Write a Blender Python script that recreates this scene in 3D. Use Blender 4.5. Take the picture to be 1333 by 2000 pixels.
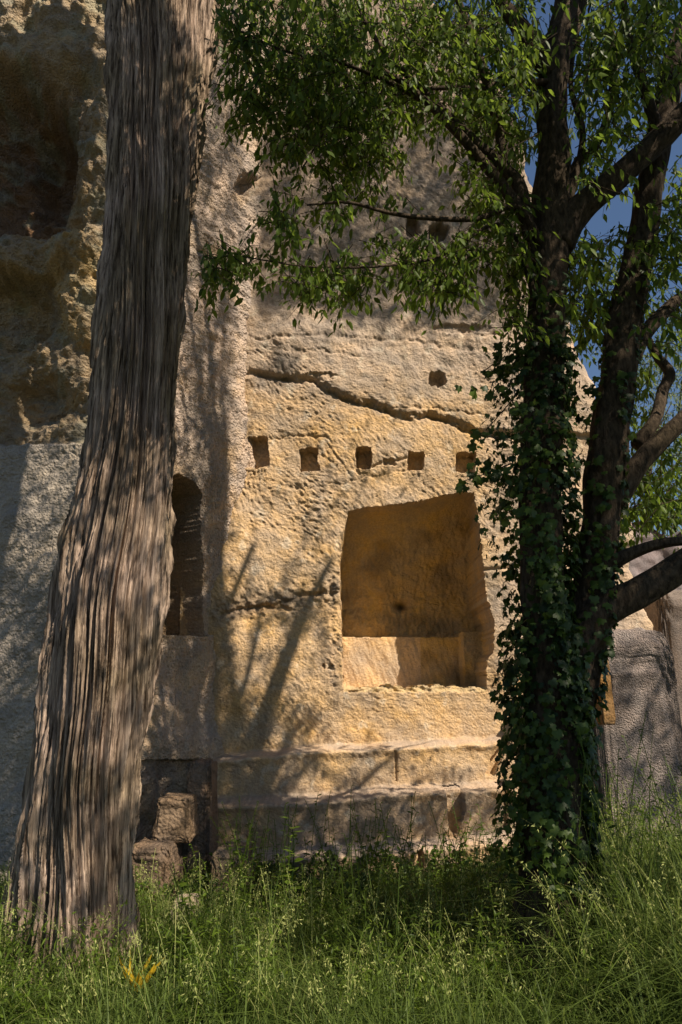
import bpy, math, random
import numpy as np
from mathutils import Vector
for o in list(bpy.data.objects): bpy.data.objects.remove(o)
S = bpy.context.scene
COL = S.collection
# ------------------------------------------------------------------ camera
F = 1429.0; PITCH = math.radians(14); CP, SP = math.cos(PITCH), math.sin(PITCH); EYE = 1.6
cd = bpy.data.cameras.new('camera'); cam = bpy.data.objects.new('camera', cd); COL.objects.link(cam)
cam.location = (0, 0, EYE); cam.rotation_euler = (math.pi/2 + PITCH, 0, 0)
cd.sensor_fit = 'HORIZONTAL'; cd.sensor_width = 36; cd.lens = 36*F/1333; cd.clip_start = .05; cd.clip_end = 2000
S.camera = cam
# ------------------------------------------------------------------ light
SUN = np.array([-1.03, 1.0, -1.5]); SUN /= np.linalg.norm(SUN)      # travel direction
w = bpy.data.worlds.new('World'); S.world = w; w.use_nodes = True
nt = w.node_tree; bg = nt.nodes['Background']; sk = nt.nodes.new('ShaderNodeTexSky')
sk.sky_type = 'NISHITA'; sk.sun_disc = False; sk.sun_elevation = math.asin(-SUN[2]); sk.sun_rotation = math.atan2(-SUN[0], -SUN[1])
sk.ozone_density = 3.5; sk.dust_density = .4
nt.links.new(sk.outputs[0], bg.inputs[0]); bg.inputs[1].default_value = 0.058
sl = bpy.data.lights.new('sun', 'SUN'); sl.energy = 5.0; sl.angle = math.radians(.55); sl.color = (1, .87, .71)
so = bpy.data.objects.new('sun', sl); COL.objects.link(so); so.rotation_euler = Vector(SUN).to_track_quat('-Z', 'Y').to_euler()
so.location = (8, -8, 14)
S.view_settings.view_transform = 'Standard'; S.view_settings.look = 'None'; S.view_settings.exposure = 0.74; S.view_settings.gamma = 1
S.cycles.max_bounces = 6; S.cycles.diffuse_bounces = 3; S.cycles.transmission_bounces = 4; S.cycles.caustics_reflective = False
# ------------------------------------------------------------------ helpers
rs = np.random.RandomState(7); random.seed(7)
def unproj(px, py, Y):
    px = np.asarray(px, float); py = np.asarray(py, float); Y = np.asarray(Y, float)
    u = (px-666.5)/F; v = (1000-py)/F
    dy = CP - v*SP; dz = SP + v*CP; t = Y/dy
    return np.stack(np.broadcast_arrays(u*t, Y, EYE + dz*t), -1)
def proj(P):
    x, y, z = P[..., 0], P[..., 1], P[..., 2]-EYE
    d = y*CP + z*SP; v = -y*SP + z*CP; d = np.where(np.abs(d) < 1e-3, 1e-3, d)
    return 666.5 + F*x/d, 1000 - F*v/d, d
_perm = np.random.RandomState(3).permutation(4096)
def _h(ix, iy, seed):
    return _perm[(_perm[(ix + seed*57) & 4095] + iy) & 4095]
def noise(u, v, seed=0):
    """2-D gradient noise, about -1..1"""
    u, v = np.broadcast_arrays(np.asarray(u, float), np.asarray(v, float))
    iu = np.floor(u).astype(np.int64); iv = np.floor(v).astype(np.int64); fu = u-iu; fv = v-iv
    su = fu*fu*fu*(fu*(fu*6-15)+10); sv = fv*fv*fv*(fv*(fv*6-15)+10)
    def g(a, b, x, y):
        an = _h(a, b, seed)*(2*math.pi/4096); return np.cos(an)*x + np.sin(an)*y
    n00 = g(iu, iv, fu, fv); n10 = g(iu+1, iv, fu-1, fv); n01 = g(iu, iv+1, fu, fv-1); n11 = g(iu+1, iv+1, fu-1, fv-1)
    return 1.5*((n00*(1-su)+n10*su)*(1-sv) + (n01*(1-su)+n11*su)*sv)
def fbm(u, v, o=4, seed=0, gain=.5):
    r = 0; a = 1
    for i in range(o): r = r + a*noise(u*2**i, v*2**i, seed+i*3); a *= gain
    return r
def ridged(u, v, o=3, seed=0):
    r = 0; a = 1
    for i in range(o): r = r + a*(1-2*np.abs(noise(u*2**i, v*2**i, seed+i*5))); a *= .5
    return r
def sm(x, a, b):
    t = np.clip((x-a)/(b-a), 0, 1); return t*t*(3-2*t)
def inpoly(px, py, poly):
    r = np.zeros(px.shape, bool); n = len(poly)
    for i in range(n):
        x0, y0 = poly[i]; x1, y1 = poly[(i+1) % n]
        if y0 == y1: continue
        c = ((py >= y0) != (py >= y1)) & (px < (x1-x0)*(py-y0)/(y1-y0)+x0); r ^= c
    return r
def polydist(px, py, pts):
    d = np.full(px.shape, 1e9)
    for (x0, y0), (x1, y1) in zip(pts[:-1], pts[1:]):
        dx, dy = x1-x0, y1-y0; t = np.clip(((px-x0)*dx+(py-y0)*dy)/(dx*dx+dy*dy), 0, 1)
        d = np.minimum(d, np.hypot(px-x0-t*dx, py-y0-t*dy))
    return d
def mesh_from(name, V, faces, mats, parent=None, col=None, smooth=True, matidx=None):
    """V (n,3); faces: list of int arrays (m,k)"""
    me = bpy.data.meshes.new(name); V = np.ascontiguousarray(V, dtype=np.float32)
    me.vertices.add(len(V)); me.vertices.foreach_set('co', V.ravel())
    loops = np.concatenate([f.ravel() for f in faces]); tot = np.concatenate([np.full(len(f), f.shape[1]) for f in faces])
    start = np.concatenate([[0], np.cumsum(tot)[:-1]])
    me.loops.add(len(loops)); me.loops.foreach_set('vertex_index', loops.astype(np.int32))
    me.polygons.add(len(tot)); me.polygons.foreach_set('loop_start', start.astype(np.int32)); me.polygons.foreach_set('loop_total', tot.astype(np.int32))
    if matidx is not None: me.polygons.foreach_set('material_index', matidx.astype(np.int32))
    me.update(calc_edges=True)
    if smooth: me.polygons.foreach_set('use_smooth', np.ones(len(tot), bool))
    if col is not None:
        a = me.color_attributes.new('tint', 'FLOAT_COLOR', 'POINT')
        c = np.ones((len(V), 4), np.float32); c[:, :3] = col; a.data.foreach_set('color', c.ravel())
    for m in (mats if isinstance(mats, (list, tuple)) else [mats]): me.materials.append(m)
    o = bpy.data.objects.new(name, me); COL.objects.link(o)
    if parent is not None: o.parent = parent
    return o
def gridfaces(h, w_):
    i = np.arange((h-1)*w_).reshape(h-1, w_)[:, :-1]
    return np.stack([i, i+1, i+1+w_, i+w_], -1)
def split_grid(G, col, flab, table, mat, flip=False):
    """one grid, its faces dealt out to several objects: table {label: (name, parent)} -> {label: object}"""
    h, w_ = G.shape[:2]; V = G.reshape(-1, 3); C = col.reshape(-1, 3); FQ = gridfaces(h, w_); out = {}
    if flip: FQ = FQ[..., ::-1]
    for lab, (name, parent) in table.items():
        f = FQ[flab == lab]
        if len(f) == 0: continue
        u, inv = np.unique(f, return_inverse=True)
        par = out[parent] if isinstance(parent, int) else parent
        out[lab] = mesh_from(name, V[u], [inv.reshape(f.shape)], mat, par, C[u])
    return out
def tag(o, label=None, cat=None, group=None, kind=None):
    if label: o['label'] = label
    if cat: o['category'] = cat
    if group: o['group'] = group
    if kind: o['kind'] = kind
    return o
def empty(name, loc=(0, 0, 0)):
    o = bpy.data.objects.new(name, None); COL.objects.link(o); return o
# ------------------------------------------------------------------ materials
def newmat(name):
    m = bpy.data.materials.new(name); m.use_nodes = True; t = m.node_tree; return m, t, t.nodes['Principled BSDF']
def rock_mat(name, scale=1.0, bump=.9, dist=.012, pits=.5):
    m, t, p = newmat(name); N = t.nodes.new; L = t.links.new
    tc = N('ShaderNodeTexCoord'); at = N('ShaderNodeAttribute'); at.attribute_name = 'tint'
    n1 = N('ShaderNodeTexNoise'); n1.inputs['Scale'].default_value = 3.1*scale; n1.inputs['Detail'].default_value = 9; n1.inputs['Roughness'].default_value = .65
    n2 = N('ShaderNodeTexNoise'); n2.inputs['Scale'].default_value = 38*scale; n2.inputs['Detail'].default_value = 8; n2.inputs['Roughness'].default_value = .72
    n3 = N('ShaderNodeTexVoronoi'); n3.inputs['Scale'].default_value = 55*scale; n3.feature = 'SMOOTH_F1'
    for n in (n1, n2, n3): L(tc.outputs['Object'], n.inputs['Vector'])
    r1 = N('ShaderNodeMapRange'); r1.inputs['From Min'].default_value = .3; r1.inputs['From Max'].default_value = .7; r1.inputs['To Min'].default_value = .72; r1.inputs['To Max'].default_value = 1.25; L(n1.outputs[0], r1.inputs[0])
    r2 = N('ShaderNodeMapRange'); r2.inputs['From Min'].default_value = .3; r2.inputs['From Max'].default_value = .7; r2.inputs['To Min'].default_value = .74; r2.inputs['To Max'].default_value = 1.22; L(n2.outputs[0], r2.inputs[0])
    mu = N('ShaderNodeMath'); mu.operation = 'MULTIPLY'; L(r1.outputs[0], mu.inputs[0]); L(r2.outputs[0], mu.inputs[1])
    vm = N('ShaderNodeVectorMath'); vm.operation = 'SCALE'; L(at.outputs['Color'], vm.inputs[0]); L(mu.outputs[0], vm.inputs['Scale'])
    hs = N('ShaderNodeHueSaturation'); L(vm.outputs[0], hs.inputs['Color'])
    r3 = N('ShaderNodeMapRange'); r3.inputs['From Min'].default_value = .35; r3.inputs['From Max'].default_value = .65; r3.inputs['To Min'].default_value = .8; r3.inputs['To Max'].default_value = 1.15; L(n1.outputs[0], r3.inputs[0]); L(r3.outputs[0], hs.inputs['Saturation'])
    L(hs.outputs[0], p.inputs['Base Color']); p.inputs['Roughness'].default_value = .95; p.inputs['Specular IOR Level'].default_value = .12
    ad = N('ShaderNodeMath'); ad.operation = 'MULTIPLY_ADD'; L(n3.outputs['Distance'], ad.inputs[0]); ad.inputs[1].default_value = -pits; L(n2.outputs[0], ad.inputs[2])
    b = N('ShaderNodeBump'); b.inputs['Strength'].default_value = bump; b.inputs['Distance'].default_value = dist; L(ad.outputs[0], b.inputs['Height']); L(b.outputs[0], p.inputs['Normal'])
    return m
M_tufa = rock_mat('tufa', 1, 1, .022, .3); M_rough = rock_mat('rough tufa', .8, 1, .03, .9); M_block = rock_mat('pebbly tufa', 1.5, 1, .06, .8)
def bark_mat(name, c1, c2, sx=30, sz=2.2, dist=.012):
    m, t, p = newmat(name); N = t.nodes.new; L = t.links.new
    tc = N('ShaderNodeTexCoord'); mp = N('ShaderNodeMapping'); mp.inputs['Scale'].default_value = (sx, sx, sz); L(tc.outputs['Object'], mp.inputs[0])
    n = N('ShaderNodeTexNoise'); n.inputs['Scale'].default_value = 1; n.inputs['Detail'].default_value = 8; n.inputs['Roughness'].default_value = .68; L(mp.outputs[0], n.inputs['Vector'])
    r = N('ShaderNodeValToRGB'); r.color_ramp.elements[0].color = (*c1, 1); r.color_ramp.elements[1].color = (*c2, 1); r.color_ramp.elements[0].position = .38; r.color_ramp.elements[1].position = .64
    L(n.outputs[0], r.inputs[0])
    n2 = N('ShaderNodeTexNoise'); n2.inputs['Scale'].default_value = 2.3; n2.inputs['Detail'].default_value = 5; L(tc.outputs['Object'], n2.inputs['Vector'])
    mx = N('ShaderNodeMix'); mx.data_type = 'RGBA'; mx.blend_type = 'MULTIPLY'; mx.inputs[0].default_value = 1
    r2 = N('ShaderNodeValToRGB'); r2.color_ramp.elements[0].color = (.75, .72, .62, 1); r2.color_ramp.elements[1].color = (1.1, 1.05, 1.05, 1); r2.color_ramp.elements[0].position = .35; r2.color_ramp.elements[1].position = .65
    L(n2.outputs[0], r2.inputs[0]); L(r.outputs[0], mx.inputs[6]); L(r2.outputs[0], mx.inputs[7]); L(mx.outputs[2], p.inputs['Base Color'])
    p.inputs['Roughness'].default_value = .95; p.inputs['Specular IOR Level'].default_value = .15
    b = N('ShaderNodeBump'); b.inputs['Strength'].default_value = .9; b.inputs['Distance'].default_value = dist; L(n.outputs[0], b.inputs['Height']); L(b.outputs[0], p.inputs['Normal'])
    return m
M_cyp = bark_mat('cypress bark', (.065, .045, .03), (.62, .49, .38), 52, 2.6, .03)
M_bark = bark_mat('grey bark', (.028, .021, .014), (.10, .077, .053), 38, 14, .03)
def leaf_mat(name, dark, light, trans=.35, rough=.45):
    m, t, p = newmat(name); N = t.nodes.new; L = t.links.new
    at = N('ShaderNodeAttribute'); at.attribute_name = 'tint'; sp = N('ShaderNodeSeparateColor'); L(at.outputs['Color'], sp.inputs[0])
    mx = N('ShaderNodeMix'); mx.data_type = 'RGBA'; mx.inputs[6].default_value = (*dark, 1); mx.inputs[7].default_value = (*light, 1); L(sp.outputs[0], mx.inputs[0])
    L(mx.outputs[2], p.inputs['Base Color']); p.inputs['Roughness'].default_value = rough; p.inputs['Specular IOR Level'].default_value = .22
    tr = N('ShaderNodeBsdfTranslucent'); hs = N('ShaderNodeHueSaturation'); hs.inputs['Hue'].default_value = .485; hs.inputs['Value'].default_value = 2.2; L(mx.outputs[2], hs.inputs['Color']); L(hs.outputs[0], tr.inputs[0])
    ms = N('ShaderNodeMixShader'); ms.inputs[0].default_value = trans; L(p.outputs[0], ms.inputs[1]); L(tr.outputs[0], ms.inputs[2])
    L(ms.outputs[0], t.nodes['Material Output'].inputs[0]); return m
M_leaf = leaf_mat('ash leaf', (.026, .050, .007), (.11, .17, .02), .5)
M_ivy = leaf_mat('ivy leaf', (.013, .030, .006), (.085, .135, .02), .25, .45)
M_grass = leaf_mat('grass blade', (.020, .040, .008), (.12, .17, .035), .4, .55)
M_seed = leaf_mat('grass seed', (.16, .22, .05), (.42, .42, .16), .35, .7)
M_far = leaf_mat('far leaf', (.06, .10, .05), (.16, .2, .10), .3, .6)

# ------------------------------------------------------------------ rock: main face with the tomb
def tri(c): return np.array(c, float)
OCHRE, GOLD, GREY, PINK, YEL = tri((.53, .375, .22)), tri((.51, .34, .17)), tri((.36, .29, .22)), tri((.44, .34, .25)), tri((.52, .35, .155))
def mixc(a, b, t): return a + (b-a)*t[..., None]
def zs_from(zl):
    out = [];
    for a, b, st in zl: out.append(np.arange(a, b, st))
    return np.concatenate(out)
NICHE = [(681, 1000), (700, 992), (760, 988), (830, 975), (905, 958), (926, 962), (936, 1010), (943, 1080), (950, 1160), (966, 1215), (964, 1275), (952, 1290), (953, 1352), (672, 1352), (668, 1250), (665, 1150), (667, 1080), (674, 1030)]
HOLES = [[(474, 858), (486, 850), (522, 850), (526, 908), (500, 912), (470, 908)],
         [(586, 877), (604, 872), (621, 876), (620, 900), (626, 918), (586, 919)],
         [(695, 876), (725, 875), (727, 895), (725, 917), (697, 917)],
         [(797, 883), (830, 884), (828, 917), (797, 919)],
         [(892, 884), (930, 884), (928, 923), (892, 922)]]
CRACKS = [([(440, 728), (500, 733), (560, 741), (610, 744), (650, 768), (690, 785), (730, 792), (760, 806), (800, 818), (835, 812), (880, 822), (905, 838), (960, 848), (1100, 850)], 5.5, .075),
          ([(520, 668), (640, 660), (800, 664), (900, 680), (1000, 690), (1100, 690)], 3.2, .02),
          ([(490, 660), (560, 690), (620, 690), (700, 700)], 3, .015),
          ([(740, 800), (850, 800), (950, 812), (1100, 800)], 2.5, .02),
          ([(430, 1200), (470, 1192), (540, 1180), (585, 1165), (640, 1158), (668, 1155)], 4.5, .05),
          ([(480, 858), (560, 852), (640, 852)], 2.5, .015), ([(725, 912), (770, 902), (800, 893)], 3, .03),
          ([(500, 935), (600, 955), (690, 940), (800, 915)], 2.2, .012),
          ([(945, 1115), (975, 1110), (1010, 1105)], 4, .05),
          ([(1000, 640), (950, 655), (900, 640), (870, 655)], 3, .03)]
def bumpy_edge(px, py):
    return px + 4*noise(px/14., py/14., 41) + 2.5*noise(px/6., py/6., 42), py + 4*noise(px/13., py/13., 43) + 2.5*noise(px/6., py/6., 44)
EDGE = np.array([(1500, 1288), (1330, 1288), (1228, 1278), (1150, 1253), (1090, 1236), (1000, 1243), (930, 1225), (850, 1190), (700, 1135), (560, 1085), (430, 1060), (300, 1030), (180, 985), (90, 930), (0, 850), (-120, 740), (-300, 560)], float)
def build_tomb():
    xs = np.arange(-1.75, 4.4, .0095); z = zs_from([(-.4, 5.6, .0085), (5.6, 8.6, .014), (8.6, 12.5, .022)])
    X, Z = np.meshgrid(xs, z); P = np.stack([X, np.full_like(X, 8.), Z], -1)
    px, py, _ = proj(P); bx, by = bumpy_edge(px, py)
    D = np.zeros_like(X)                              # + is into the rock
    big = .07*fbm(X*.5, Z*.5, 3, 1) + .03*fbm(X*1.6+9, Z*1.6, 3, 2)
    # chisel strokes: short strokes whose direction swings across the face
    wu, wv = X + .03*noise(X*4, Z*4, 7), Z + .03*noise(X*4, Z*4, 8); stroke = 0; wsum = 0
    for q_, (an, lx, lz) in enumerate([(-.95, 8, 25), (-.6, 9, 30), (-.25, 7, 26), (.5, 9, 28), (-1.3, 9, 27)]):
        wt = np.clip(noise(X*1.1+q_*7, Z*1.1, 60+q_)+[.55, .5, .2, .05, .1][q_], 0, 1)**2+1e-4
        cu, cv = wu*math.cos(an)+wv*math.sin(an), -wu*math.sin(an)+wv*math.cos(an)
        g = .55*noise(cu*lx, cv*lz, 11+q_)+.9*(.45-np.abs(noise(cu*lx*1.3, cv*lz*.8, 200+q_)))*-1+.35*noise(cu*lx*2.2, cv*lz*2, 12+q_); stroke = stroke+wt*g; wsum = wsum+wt
    stroke = stroke/wsum
    rough = fbm(X*9, Z*9, 3, 15)
    strat = noise(X*1.1+.3*noise(X*2, Z*2, 21), Z*14, 22) + .6*noise(X*2.5, Z*33, 23)
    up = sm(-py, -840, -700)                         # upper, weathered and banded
    right = sm(px, 930, 985)*(1-up)
    low = sm(py, 1150, 1230)
    amp = .023*(.55+.6*sm(noise(X*1.2, Z*1.2, 9), -.4, .5))
    D += big + stroke*amp*(1-.45*low)*(1-.3*up)*(1-.45*right) + rough*.006*(1+.6*up) + strat*(.0008+.0028*up*sm(noise(X*.8, Z*.8, 24), -.2, .5)+.004*right)
    D += .010*np.abs(noise(X*30, Z*30, 16))*(.35+low*.4)
    # bulges over the crack; below the crack the face steps back
    cr = CRACKS[0][0]; cy = np.interp(px, [c[0] for c in cr], [c[1] for c in cr]) + 5*noise(px/25., 0*px, 50)+3*noise(px/8., 0*px, 51)
    D -= .055*sm(cy-py, -3, 3)*sm(px, 470, 560)*(1-sm(cy-py, 30, 260))
    D -= .05*sm(1010-py, 0, 60)*sm(py, 940, 1000)*0
    for pts, wd, dep in CRACKS:
        d = polydist(px+5*noise(px/22., py/22., 53), py+5*noise(px/20., py/20., 54)+2*noise(px/7., py/7., 55), pts)
        D += dep*np.exp(-(d/wd)**2)*(.75+.5*noise(px/30., py/30., 56))
    # rough broken band by the lower crack
    bd = np.exp(-(polydist(px, py, [(430, 1195), (560, 1175), (650, 1150)])/26)**2); D += bd*.035*fbm(X*12, Z*14, 3, 57)
    bd = np.exp(-(polydist(px, py, [(650, 1170), (650, 1340)])/16)**2); D += bd*.018*fbm(X*14, Z*14, 3, 58)
    for (hx, hy, rx, ry, dep) in [(854, 740, 17, 15, .14), (806, 442, 15, 20, .16), (856, 452, 20, 17, .16), (633, 1303, 4, 5, .05), (648, 1303, 5, 5, .05), (700, 520, 40, 12, .03), (760, 905, 12, 7, .04), (900, 640, 60, 9, .04), (620, 740, 40, 7, .03), (520, 1190, 60, 8, .03)]:
        D += dep*(1-sm(((bx-hx)/rx)**2+((by-hy)/ry)**2, .55, 1.25))
    # wall rolls away past its right edge and over its top
    ex = np.interp(py, EDGE[::-1, 1]*0+EDGE[::-1, 0], EDGE[::-1, 1]) + 10*noise(py/60., 0*py, 61)+5*noise(py/22., 0*py, 62)
    ov = np.clip(px-ex+30, 0, None)
    D += .0006*ov**1.5*sm(ov, 0, 60) + np.clip(px-ex, 0, None)*.045
    D = np.minimum(D, 6.5)
    # socket row
    flab = np.zeros(X.shape, int)
    for i, h in enumerate(HOLES):
        m_ = inpoly(bx*.5+px*.5, by*.5+py*.5, h); D = np.where(m_, D+[.16, .15, .19, .17, .15][i]+.006*rough+(px-h[0][0])*(.0002), D); flab[m_] = 10+i
        rim = inpoly(px-1, py-7, h) & ~m_; D = np.where(rim, D-.008, D)
    # the steps: profile of ledges in front of the face
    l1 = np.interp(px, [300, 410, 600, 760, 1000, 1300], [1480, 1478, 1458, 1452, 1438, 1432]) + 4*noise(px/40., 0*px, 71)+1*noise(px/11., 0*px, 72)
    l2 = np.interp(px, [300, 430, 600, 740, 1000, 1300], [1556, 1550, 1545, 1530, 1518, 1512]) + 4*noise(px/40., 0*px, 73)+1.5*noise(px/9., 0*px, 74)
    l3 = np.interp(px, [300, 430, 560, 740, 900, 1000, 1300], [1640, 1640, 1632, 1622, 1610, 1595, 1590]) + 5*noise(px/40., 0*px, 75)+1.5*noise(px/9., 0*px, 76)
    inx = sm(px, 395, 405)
    st = .34*sm(py-l1, -3, 9)*inx + .36*sm(py-l2, -3, 9)*inx + .28*sm(py-l3, -3, 9)*inx
    below = py > l1
    D = np.where(below, D*.55+.012*fbm(X*6, Z*6, 3, 77), D); D -= st + .025*(np.exp(-((py-l1-9)/9)**2)+np.exp(-((py-l2-9)/9)**2)+np.exp(-((py-l3-9)/9)**2))*inx*below
    flab[py > l1] = 20; flab[py > l2] = 21; flab[py > l3] = 22
    # slots cut in the steps
    for poly, dep in [([(938, 1508), (948, 1478), (965, 1452), (990, 1436), (998, 1440), (978, 1462), (964, 1486), (954, 1510)], .13), ([(856, 1526), (884, 1524), (888, 1560), (878, 1600), (868, 1612), (858, 1590)], .12),
                      ([(952, 1520), (968, 1520), (972, 1560), (964, 1606), (956, 1602), (958, 1560)], .13), ([(798, 1625), (808, 1625), (812, 1700), (796, 1700)], .12), ([(766, 1460), (771, 1460), (773, 1520), (768, 1520)], .03),
                      ([(1000, 1440), (1014, 1446), (1010, 1510), (1000, 1508)], .05)]:
        m_ = inpoly(bx*.5+px*.5, by*.5+py*.5, poly); D = np.where(m_, D+dep, D)
    # the niche (depth .9 to the bench, more above it)
    m_ = inpoly(bx*.6+px*.4, by*.5+py*.5, NICHE)
    bench = m_ & (Z < 2.27+.012*noise(X*6, 0*X, 81)); sill = (py > 1340+7*fbm(px/30., 0*px, 4, 82, .65)) & m_
    rightend = m_ & (X > 1.42) & (Z < 2.32)
    inside = 1.12-.98*(1-np.sqrt(np.clip((3.74-Z+.16*(X-.8))/1.0, 0, 1)))+.04*fbm(X*1.5, Z*1.5, 3, 83)+.4*amp*stroke+.013*fbm(X*10, Z*10, 3, 86)+.010*noise(X*26, Z*9, 85)
    inside = inside + .10*np.exp(-(((px-800)/10)**2+((py-1160)/8)**2)) - .06*sm(px, 900, 960)
    D = np.where(m_, inside, D)
    D = np.where(bench, .90+.02*noise(X*3+Z*2, Z*1.2, 87)+.009*noise((X+Z*.35)*19, (Z-X*.3)*4, 89)+.004*rough, D)
    D = np.where(rightend, .62+.01*rough, D)
    D = np.where(sill, .10+.05*fbm(px/34., py/14., 4, 90), D)
    flab[m_ & ~sill] = 1; flab[bench & ~sill] = 2
    low2 = (py > 1339) & (py < 1352) & (px > 735) & (px < 925)     # crumbling sill lumps
    D = np.where(low2 & ~m_, D+.02*fbm(px/22., py/10., 3, 92), D)
    P[..., 1] = 8 + D
    # colour: zones and stains of the rock, some sun and shade painted in
    n1 = fbm(X*.9, Z*.9, 4, 31); n2 = fbm(X*2.7, Z*2.7, 3, 32); st_ = noise(X*1.2, Z*11, 33)
    C = mixc(np.broadcast_to(OCHRE, P.shape).copy(), GOLD, sm(n1, -.3, .6))
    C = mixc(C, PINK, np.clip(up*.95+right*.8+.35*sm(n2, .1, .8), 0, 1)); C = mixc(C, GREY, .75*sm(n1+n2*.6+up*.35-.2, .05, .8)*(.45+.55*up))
    C = mixc(C, GREY*.75, .4*up*sm(st_, .1, .7)); C = C*(1-.22*up*sm(-py, -640, -520))[..., None]; C = mixc(C, tri((.60, .40, .20)), .6*low*sm(-n1, -.3, .4))  # upper face also darkened as a whole: tree shade put into the colour
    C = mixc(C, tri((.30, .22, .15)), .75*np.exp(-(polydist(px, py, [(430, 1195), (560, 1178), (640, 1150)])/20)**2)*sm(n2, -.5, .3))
    C = mixc(C, tri((.34, .25, .17)), .55*sm(py, 1470, 1560)); C = mixc(C, tri((.30, .22, .15)), .5*np.exp(-(((px-650)/22)**2))*sm(py, 1120, 1180)*(1-sm(py, 1330, 1360))*sm(n2, -.4, .4))  # browner from the steps down, and beside the niche
    C = mixc(C, tri((.20, .17, .13)), .45*sm(fbm(X*4.5, Z*1.3, 4, 36), .25, .75)*sm(fbm(X*.8, Z*.8, 2, 37), -.1, .4))      # dark lichen and run stains
    C = mixc(C, tri((.58, .50, .38)), .5*sm(fbm(X*6, Z*6, 4, 38), .45, .8))
    C = np.where(m_[..., None], mixc(np.broadcast_to(YEL, P.shape).copy(), YEL*.66, sm(n2+.8*noise(X*3, Z*3, 35), -.1, .9)), C)
    C = np.where((bench & (X < .95))[..., None], OCHRE*1.05, C)  # left part of the bench in a paler ochre
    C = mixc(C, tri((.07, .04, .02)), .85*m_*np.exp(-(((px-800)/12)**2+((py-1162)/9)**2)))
    C = mixc(C, tri((.50, .37, .2)), np.where(sill, 1., 0))
    for l_ in (l1, l2, l3): C = mixc(C, tri((.50, .39, .30)), .7*np.exp(-((py-l_-3)/5.5)**2)*inx)  # pale tread bands: sunlit ledge tops painted into the colour
    root = empty('rock_cut_tomb'); tag(root, 'ochre rock face with a large square burial niche above worn steps', 'tomb')
    fl = flab[:-1, :-1]
    t = {0: ('facade', root), 1: ('niche', root), 2: ('bench', 1)}
    for i in range(5): t[10+i] = ('beam_socket', root)
    for i in range(3): t[20+i] = ('step', root)
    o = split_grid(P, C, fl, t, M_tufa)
    # rock behind the top of the face
    return root
build_tomb()

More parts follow.
